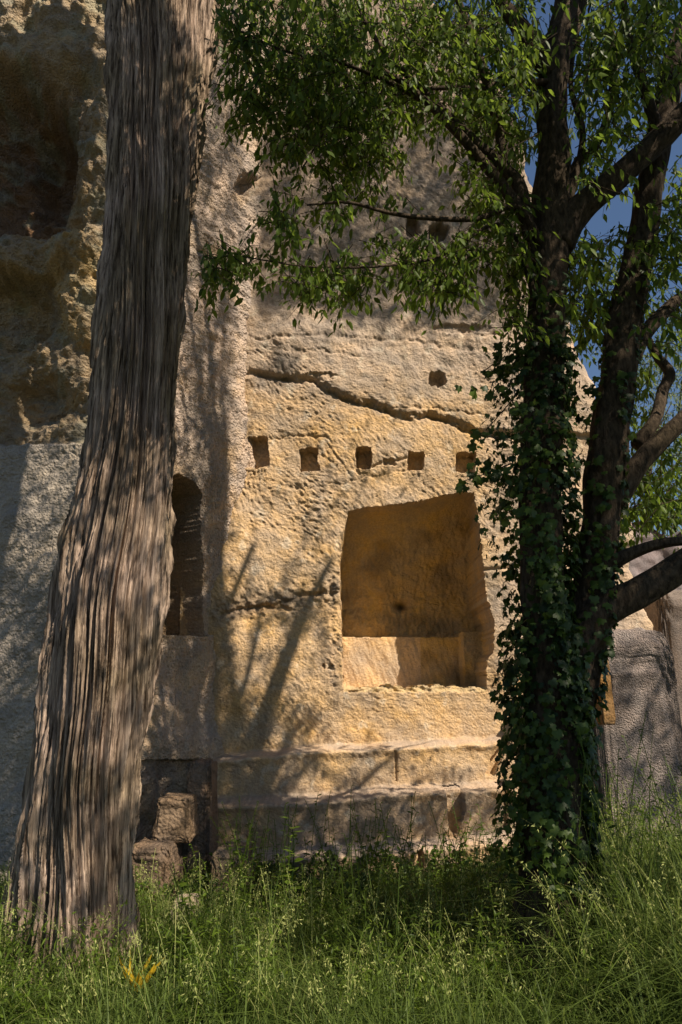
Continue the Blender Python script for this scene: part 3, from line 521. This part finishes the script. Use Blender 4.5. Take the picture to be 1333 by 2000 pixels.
shade(1180, 1333, 1240, 1650, 7.1, 90, 5, 9)
shade(0, 1333, 1700, 2000, 5.0, 400, 4, 9); shade(400, 1100, 1680, 1800, 6, 160, 4, 9)        # grass
shade(930, 1333, 330, 1650, 4.5, 850, 3, 9)       # the tree itself
tg = np.vstack(tgt); qx, qy, qd = proj(tg)
vis_m = (qd > 0) & (qx > -60) & (qx < 1393) & (qy > -60) & (qy < 2060)
tg = tg[~vis_m & (tg[:, 2] > 3.2)]
# drop clumps that would darken the sunlit middle of the main face
k = (8.0-tg[:, 1])/SUN[1]; hit = tg+SUN*k[:, None]; hx, hy, _ = proj(hit)
lit = ((hx > 440) & (hx < 1010) & (hy > 620) & (hy < 1460)) & ~(((hx < 640) & (hy > 1130) & (hy < 1230)) | ((hx < 640) & (hy > 1350)) | ((hx < 570) & (hy < 745) & (hy > 690)))
tg = tg[~lit]
# right-hand foliage that would shade the sunlit face hangs on the boughs nearer the viewer
k = (8.0-vis[:, 1])/SUN[1]; hit = vis+SUN*k[:, None]; hx, hy, _ = proj(hit); vx, vy, _ = proj(vis)
vx, vy, _ = proj(vis); mv = (hx > 440) & (hx < 1010) & (hy > 600) & (hy < 1460) & ~((hx < 640) & (hy > 1140) & (hy < 1220)) & ~((hx < 620) & (hy > 1370)) & (rs.uniform(0, 1, len(vis)) < .9); print('moved', mv.sum())
vis[mv] = unproj(vx[mv], vy[mv], rs.uniform(3.6, 4.2, mv.sum()))
sp = np.vstack([c[(c[:, 2] < 9)][::6, :2].repeat(1, 0) for c, r in skel[:2]])
onx = np.zeros(len(vis), bool)
for c, r in skel[:3]:
    sx, sy, sd = proj(c); xx = np.interp(vy, sy[::-1], sx[::-1]) if sy[0] > sy[-1] else np.interp(vy, sy, sx); onx |= (np.abs(vx-xx) < 45) & (vy < sy.max())
keep = ~(mv & (onx | (rs.uniform(0, 1, len(vis)) < .35))) & ~(onx & (rs.uniform(0, 1, len(vis)) < .5)); vis = vis[keep]
k = (8.0-vis[:, 1])/SUN[1]; hit = vis+SUN*k[:, None]; hx, hy, _ = proj(hit); print('visible sprays', len(vis), 'overhead', len(tg))
lit = (hx > 650) & (hx < 1010) & (hy > 620) & (hy < 1400); print('visible sprays over lit face', lit.sum())
crown_mesh('crown', np.vstack([vis, tg]), ash, 5)  # seen foliage together with the unseen sprays added to cast shade
# unseen boughs, added to carry the overhead foliage
def kmeans(Pt, k_, seed):
    r = np.random.RandomState(seed); c = Pt[r.choice(len(Pt), k_, False)]
    for _ in range(12):
        a = np.argmin(((Pt[:, None]-c[None])**2).sum(-1), 1); c = np.stack([Pt[a == i].mean(0) if (a == i).any() else c[i] for i in range(k_)])
    return c
tops = [T1[0][-1], T1[0][-25], T2[0][-1], T2[0][-20]]
for i, c in enumerate(kmeans(tg, 22, 1)):
    best = None
    for q_ in range(60):                            # a path that stays clear of the view and of the sunlit face
        t0 = tops[q_ % 4]; m1 = t0*.5+c*.5+np.array([rs.uniform(-.3, 2.2), rs.uniform(-1.6, 1.0), rs.uniform(0, 2.0)]); u = np.linspace(0, 1, 24)[:, None]
        pth = t0*(1-u)**2+2*m1*u*(1-u)+c*u*u; qx, qy, qd = proj(pth); infr = ((qd > 0) & (qy > -20) & (qx > -20) & (qx < 1353)).sum()
        hx, hy, _ = proj(pth+SUN*((8.0-pth[:, 1])/SUN[1])[:, None]); li = ((hx > 430) & (hx < 1020) & (hy > 600) & (hy < 1480)).sum()
        cost = infr*5+li*3+np.linalg.norm(t0-m1)+np.linalg.norm(m1-c)
        if best is None or cost < best[0]: best = (cost, t0, pth, infr, li)
    cost, t0, pth, infr, li = best
    if infr > 1 or li > 7: continue
    idx = [0, 6, 12, 18, 23]; tube('bough', [(*pth[k_], .04*(1-k_/26)+.004) for k_ in idx], ash, M_bark, world=True, ns=8, seed=60+i)

# ------------------------------------------------------------------ ivy
def ivy_shape():
    a = np.array([(0, 0), (-.3, -.12), (-.52, .12), (-.34, .36), (-.42, .62), (-.14, .66), (0, 1.0), (.14, .66), (.42, .62), (.34, .36), (.52, .12), (.3, -.12)])
    zz = np.array([0, -.05, -.12, -.02, -.1, 0, -.15, 0, -.1, -.02, -.12, -.05]); V = np.column_stack([a, zz]); V = np.vstack([V, [0, .35, .06]])
    T = np.array([(12, i, (i+1) % 12) for i in range(12)])[:, ::-1]; return V, T
IV, IT = ivy_shape()
def ivy(name, specs, label, seed, extra=()):
    r = np.random.RandomState(seed); Ps, Ds, Us, Sz = [], [], [], []
    for (skc, skr, py0, py1, n, thick) in specs:
        _, yy, _ = proj(skc); idx = np.where((yy > py0) & (yy < py1))[0]; i = r.choice(idx, n*2)
        th = r.uniform(0, 6.283, n*2); dens = noise(np.cos(th)*1.3+skc[i, 2]*1.1, np.sin(th)*1.3+skc[i, 2]*.8, seed+600); keep = dens+r.uniform(-.35, .35, n*2) > -.12; i, th = i[keep][:n], th[keep][:n]; m = len(i)
        out = np.stack([np.cos(th), np.sin(th), 0*th], -1); tk = thick*(1-.5*np.cos(th))*r.uniform(.1, 1, m)*(1+.5*noise(skc[i, 2]*1.6, np.cos(th)*1.5, seed+601))
        P = skc[i]+out*(skr[i]*1.03+tk)[:, None]; P[:, 2] += r.normal(0, .03, m)
        Ps.append(P); Ds.append(out*.35+np.array([0, 0, -1.])+r.normal(0, .45, (m, 3))); Us.append(out+np.array([0, 0, .35])+r.normal(0, .4, (m, 3))); Sz.append(.026+.045*r.beta(1.3, 1.8, m))
    for (x, y, rx, ry, n, Y) in extra:
        P = unproj(x+r.normal(0, rx, n), y+r.normal(0, ry, n), Y*.92+r.normal(0, .06, n)); Ps.append(P); Ds.append(np.array([0, 0, -1.])+r.normal(0, .5, (n, 3))); Us.append(np.array([0, -1, .5])+r.normal(0, .5, (n, 3))); Sz.append(r.uniform(.04, .075, n))
    P, D_, U, s = map(np.concatenate, (Ps, Ds, Us, Sz)); V, fs = place(IV, None, IT, P, D_, U, s, s*1.05)
    b = np.clip(r.beta(1.2, 2.6, len(P))+.3*noise(P[:, 0]*2, P[:, 2]*2, seed+602), 0, 1)
    o = mesh_from(name, V, fs, M_ivy, None, np.repeat(b, len(IV))[:, None]*np.ones(3), smooth=False); tag(o, label, 'ivy'); return o
ivy('ivy', [(T1[0], T1[1], 520, 700, 330, .08), (T1[0], T1[1], 680, 1120, 1900, .17), (T1[0], T1[1], 1100, 1720, 3200, .13)],
    'ivy climbing the left stem from the grass up, thickest low down', 3,
    extra=[(960, 720, 16, 9, 12, 4.95), (985, 700, 15, 16, 16, 4.95), (945, 755, 22, 6, 10, 4.95), (930, 868, 6, 6, 3, 4.95), (905, 943, 12, 5, 6, 4.95), (938, 915, 9, 15, 14, 4.95), (960, 930, 15, 15, 10, 4.95), (940, 850, 10, 5, 5, 4.95)])
ivy('ivy', [(T2[0], T2[1], 560, 760, 130, .08), (T2[0], T2[1], 740, 1060, 330, .08), (T2[0], T2[1], 1050, 1500, 1100, .10)], 'thinner ivy on the right stem, above the low thick branch', 4)
for i, p in enumerate([[(1010, 700, 1.5, 5), (975, 705, 1.2, 4.97), (945, 725, 1, 4.95)], [(1000, 860, 1.3, 5), (965, 855, 1, 4.95), (935, 848, .8, 4.95)], [(1000, 905, 1.5, 5), (950, 925, 1.2, 4.95), (905, 940, .8, 4.95)], [(1010, 770, 1.5, 5), (985, 800, 1, 4.95), (950, 840, .8, 4.95)]]):
    limb('twig', p, 90+i, 6)

# ------------------------------------------------------------------ trees far behind, right
def far_tree(px, py0, py1, Y, wpx, n, label, seed):
    root = empty('background_tree'); tag(root, label, 'tree', 'pale trees beyond the rock')
    b = unproj(px, 1480, Y); r = np.random.RandomState(seed)
    top = unproj(px, py0, Y); tube('trunk', [(b[0], Y, 0, .12), (b[0]+.1, Y, top[2]*.5, .08), (top[0], Y, top[2]*.95, .02)], root, M_bark, world=True, ns=8)
    for j in range(7):
        z0 = top[2]*r.uniform(.3, .75); a = r.uniform(0, 6.28); tube('branch', [(b[0], Y, z0, .05), (b[0]+math.cos(a)*.5, Y+math.sin(a)*.5, z0+.9, .03), (b[0]+math.cos(a)*1.2, Y+math.sin(a)*1.2, z0+2.1, .012)], root, M_bark, world=True, ns=6)
    P = unproj(px+r.normal(0, wpx, n), r.uniform(py0, py1, n), Y+r.normal(0, .8, n)); crown_mesh('crown', P, root, seed, M_far, nleaf=12, L=(.5, 1.0), size=(.07, .13))
far_tree(1300, 640, 1010, 18, 40, 300, 'pale thin-leaved tree rising behind the distant wall', 21)
far_tree(1400, 560, 1060, 20, 60, 300, 'taller pale tree further right, behind the distant wall', 22)

# ------------------------------------------------------------------ grass and weeds
def blades(n, region, hfun, seed, wid=(.004, .0105), mat=M_grass, name='grass', label=None, dens=lambda x, y: np.clip(.62+1.7*noise(x*2.6, y*2.6, 77), .08, 1), bri=(0, 1)):
    r = np.random.RandomState(seed); x = r.uniform(region[0], region[1], n); y = region[2]+(region[3]-region[2])*r.uniform(0, 1, n)**1.25
    if dens is not None: k_ = r.uniform(0, 1, n) < dens(x, y); x, y = x[k_], y[k_]
    n = len(x); h = hfun(x, y)*r.uniform(.45, 1.25, n); a = r.uniform(0, 6.283, n); lean = r.uniform(.25, 1.75, n)*(1+.4*noise(x*1.5, y*1.5, seed)); wd = r.uniform(*wid, n)
    dr = np.stack([np.cos(a), np.sin(a), 0*a], -1); sd = np.stack([-np.sin(a), np.cos(a), 0*a], -1); base = np.stack([x, y, gz(x, y)-.01], -1); V = []
    for t in (0, .3, .6, .85, 1):
        c = base+dr*(lean*h*t**2*.75)[:, None]+np.array([0, 0, 1.])*(h*(t-.38*lean*t**3))[:, None]
        ww = wd*(1-t**1.6)*.5
        if t < 1: V += [c-sd*ww[:, None], c+sd*ww[:, None]]
        else: V += [c]
    V = np.stack(V, 1).reshape(-1, 3); off = (np.arange(n)*9)[:, None, None]
    q = np.array([(0, 1, 3, 2), (2, 3, 5, 4), (4, 5, 7, 6)]); t_ = np.array([(6, 7, 8)])
    b = np.clip(bri[0]+(bri[1]-bri[0])*(.5*r.uniform(0, 1, n)+.5*(.5+.6*noise(x*2, y*2, seed+1))), 0, 1)
    return V, [(q[None]+off).reshape(-1, 4), (t_[None]+off).reshape(-1, 3)], np.repeat(b, 9)
def hgrass(x, y):
    near = 1-sm(y, 5.2, 6.6); rt = sm(x, .9, 1.9); return .15+.22*near+.28*rt*(1-sm(y, 5.8, 7.2))+.32*np.exp(-((x-1.35)/.55)**2-((y-4.3)/.35)**2)+.07*noise(x*1.3, y*1.3, 701)
V1, f1, b1 = blades(105000, (-3.6, 4.2, 3.3, 7.7), hgrass, 31)
V2, f2, b2 = blades(9000, (-3.2, 4, 3.4, 6.2), lambda x, y: hgrass(x, y)*1.35, 32, (.006, .012), bri=(.25, 1))
V3_, f3_, b3_ = blades(2600, (-2.6, 3.2, 3.5, 5.4), lambda x, y: hgrass(x, y)*1.7, 33, (.005, .010), bri=(.6, 1.3))
V = np.vstack([V1, V2, V3_]); o = mesh_from('grass', V, f1+[f+len(V1) for f in f2]+[f+len(V1)+len(V2) for f in f3_], M_grass, None, np.concatenate([b1, b2, b3_])[:, None]*np.ones(3), smooth=False); tag(o, 'tall tangled green grass at the foot of the rock', 'grass', kind='stuff')
def seedheads(n, seed):
    """wild oat like stems with drooping spikelets"""
    r = np.random.RandomState(seed); x = r.uniform(-3, 3.8, n); y = r.uniform(3.6, 6.2, n); h = (hgrass(x, y)*1.3+.12)*r.uniform(.7, 1.15, n); a = r.uniform(0, 6.283, n); ln = r.uniform(.15, .6, n)
    dr = np.stack([np.cos(a), np.sin(a), 0*a], -1); sd = np.stack([-np.sin(a), np.cos(a), 0*a], -1); base = np.stack([x, y, gz(x, y)], -1)
    def pt(t): return base+dr*(ln*h*t**2.2)[:, None]+np.array([0, 0, 1.])*(h*(t-.4*ln*t**3))[:, None]
    ts = np.linspace(0, 1, 7); V = []
    for t in ts: c = pt(t); V += [c-sd*.0011, c+sd*.0011]
    V = np.stack(V, 1).reshape(-1, 3); off = (np.arange(n)*14)[:, None, None]; q = np.array([(i*2, i*2+1, i*2+3, i*2+2) for i in range(6)]); fs = [(q[None]+off).reshape(-1, 4)]
    m = 28; t = r.uniform(.66, 1, (n, m)); P = np.stack([pt(t[:, j]) for j in range(m)], 1)+r.normal(0, .014, (n, m, 3)); P[..., 2] -= .008
    S_ = np.array([(0, 0, 0), (-.16, .4, .05), (.16, .4, .05), (0, 1, 0)]); d = np.array([0, 0, -.8])+r.normal(0, .6, (n, m, 3))+dr[:, None]*.6
    V3, f3 = place(S_, np.array([(0, 2, 3, 1)]), None, P.reshape(-1, 3), d.reshape(-1, 3), r.normal(0, 1, (n*m, 3)), r.uniform(.009, .024, n*m))
    return np.vstack([V, V3]), fs+[f+len(V) for f in f3]
V, fs = seedheads(1000, 41); o = mesh_from('seeding_grass', V, fs, M_seed, None, rs.uniform(0, 1, len(V))[:, None]*np.ones(3), smooth=False); tag(o, 'pale seed heads nodding above the grass', 'grass', kind='stuff')
V, fs, b = blades(2600, (-3, 3.6, 3.5, 6.6), lambda x, y: hgrass(x, y)*1.25, 35, (.003, .007))
o = mesh_from('dry_grass', V, fs, M_seed, None, b[:, None]*np.ones(3), smooth=False); tag(o, 'dry straw coloured blades among the green grass', 'grass', kind='stuff')
# fine bushy herbs tangled in the grass
n = 1700; x = rs.uniform(-2.6, 3.2, n); y = rs.uniform(3.7, 6.6, n); kk = noise(x*1.6, y*1.6, 712) > -.05; x, y = x[kk], y[kk]; hh = hgrass(x, y)*rs.uniform(.5, 1.45, len(x))
m = 46; P = np.stack([x, y, gz(x, y)], -1)[:, None]+np.concatenate([rs.normal(0, .07, (len(x), m, 2)), hh[:, None, None]*rs.uniform(.15, 1, (len(x), m, 1))], -1); P = P.reshape(-1, 3)
V, fs = place(LEAF, LF_Q, LF_T, P, rs.normal(0, .8, P.shape)+[0, 0, .4], rs.normal(0, .5, P.shape)+[0, 0, 1], rs.uniform(.018, .05, len(P)), rs.uniform(.012, .034, len(P)))
o = mesh_from('herbs', V, fs, M_leaf, None, np.clip(rs.uniform(.2, 1.3, len(V)//8), 0, 1.2).repeat(8)[:, None]*np.ones(3), smooth=False); tag(o, 'small-leaved bushy herbs tangled among the grass', 'herbs', kind='stuff')
# taller stemmed weeds with narrow leaves, in loose patches
n = 700; x = rs.uniform(-1.9, 3.0, n); y = rs.uniform(4.1, 6.5, n); kk = noise(x*1.3, y*1.3, 714) > -.12; x, y = x[kk], y[kk]; n = len(x); H = (.16+hgrass(x, y)+.22*np.exp(-((x+.1)/.9)**2)*sm(y, 4.8, 5.6))*rs.uniform(.8, 1.5, n)
m = 22; t = (np.arange(m)+1.)/m; la_ = rs.uniform(0, 6.28, n); st = np.stack([np.cos(la_), np.sin(la_)], -1)*rs.uniform(.05, .35, n)[:, None]
P = np.stack([x[:, None]+st[:, :1]*H[:, None]*t**2, y[:, None]+st[:, 1:]*H[:, None]*t**2, gz(x, y)[:, None]+H[:, None]*t], -1)
az = np.arange(m)*2.4+rs.uniform(0, 6, (n, 1)); d = np.stack([np.cos(az), np.sin(az), .25+0*az+rs.normal(0, .3, (n, m))], -1); sz = (1-.55*t)*rs.uniform(.05, .095, (n, 1))
V, fs = place(LEAF, LF_Q, LF_T, P.reshape(-1, 3), d.reshape(-1, 3), rs.normal(0, .3, (n*m, 3))+[0, 0, 1], sz.ravel(), sz.ravel()*.85)
sd_ = np.array([1., 0, 0])*.0022; SV = np.stack([P-sd_, P+sd_], 2).reshape(-1, 3); off = (np.arange(n)*m*2)[:, None, None]; q = np.array([(i*2, i*2+1, i*2+3, i*2+2) for i in range(m-1)]); sf = (q[None]+off).reshape(-1, 4)+len(V)
cv = np.concatenate([np.repeat(np.repeat(rs.uniform(0, .9, n), m), 8), np.full(len(SV), .4)])
o = mesh_from('leafy_weeds', np.vstack([V, SV]), fs+[sf], M_leaf, None, cv[:, None]*np.ones(3), smooth=False); tag(o, 'taller stemmed weeds with narrow leaves among the grass', 'weeds', kind='stuff')
# low leafy weeds at the foot of the steps
n = 4200; x = rs.uniform(-1.5, 3.2, n); y = rs.uniform(5.2, 6.9, n); kk = (noise(x*1.8, y*1.8, 711) > -.15); x, y = x[kk], y[kk]
P = np.stack([x, y, gz(x, y)+rs.uniform(.02, .38, len(x))*(.55+.9*np.clip(noise(x*2.2, y*1.2, 713), -.4, .6))], -1)
V, fs = place(LEAF, LF_Q, LF_T, np.repeat(P, 5, 0)+rs.normal(0, .03, (len(P)*5, 3)), rs.normal(0, .7, (len(P)*5, 3))+[0, 0, .1], rs.normal(0, .4, (len(P)*5, 3))+[0, -.3, 1], rs.uniform(.03, .07, len(P)*5), rs.uniform(.05, .09, len(P)*5))
o = mesh_from('undergrowth', V, fs, M_ivy, None, rs.uniform(0, 1, len(V)//8).repeat(8)[:, None]*np.ones(3), smooth=False); tag(o, 'low broad-leaved weeds between grass and steps', 'weeds', kind='stuff')
def sapling(px, py, Y, hpx, label, seed, size=.07, n=11, mat=M_leaf):
    r = np.random.RandomState(seed); b = unproj(px, py+hpx, Y); t = unproj(px, py, Y); root = empty('young_plant'); tag(root, label, 'plant', 'leafy young plants in the grass')
    st = [(b[0]-.02, Y, b[2]-.25, .006), (b[0]+.02, Y-.01, (b[2]+t[2])/2, .004), (t[0], Y, t[2], .002)]; _, c, _ = tube('stem', st, root, M_ivy, world=True, ns=6)
    i = np.linspace(len(c)*.3, len(c)-1, n).astype(int).repeat(2); P = c[i]; a = np.arange(len(i))*2.4+np.where(np.arange(len(i)) % 2, 3.14, 0); d = np.stack([np.cos(a), np.sin(a)*.8, .35+0*a], -1)
    V, fs = place(LEAF, LF_Q, LF_T, P, d, np.array([0, 0, 1.])+r.normal(0, .3, P.shape), size*r.uniform(.6, 1.1, len(P)), size*1.25*np.ones(len(P)))
    mesh_from('leaves', V, fs, mat, root, np.full((len(V), 3), .8), smooth=False)
sapling(568, 1600, 5.4, 130, 'bright young plant with upright leaves before the steps, left of the block seam', 51, .085)
sapling(897, 1655, 5.5, 110, 'darker leafy sprig in front of the sunlit lower step', 52, .06, 9)
sapling(350, 1730, 5.3, 60, 'small leafy sprig between the boulder and the stone block', 53, .06, 5)

# yellowing leaves low in the grass, bottom left
M_yel = leaf_mat('yellow leaf', (.30, .20, .01), (.62, .44, .03), .4, .5)
b = unproj(268, 1935, 4.1); m = 7; az = np.linspace(.2, 6, m); d = np.stack([np.cos(az)*.6, np.sin(az)*.4-.2, .9+0*az], -1)
V, fs = place(LEAF, LF_Q, LF_T, np.repeat(b[None], m, 0)+rs.normal(0, .01, (m, 3)), d, rs.normal(0, .5, (m, 3))+[0, -1, .3], rs.uniform(.13, .2, m), rs.uniform(.05, .08, m))
root = empty('yellow_plant'); tag(root, 'tuft of yellowing leaves low in the grass near the cypress foot', 'plant')
mesh_from('leaves', V, fs, M_yel, root, rs.uniform(.2, 1, (len(V), 1))*np.ones(3), smooth=False)
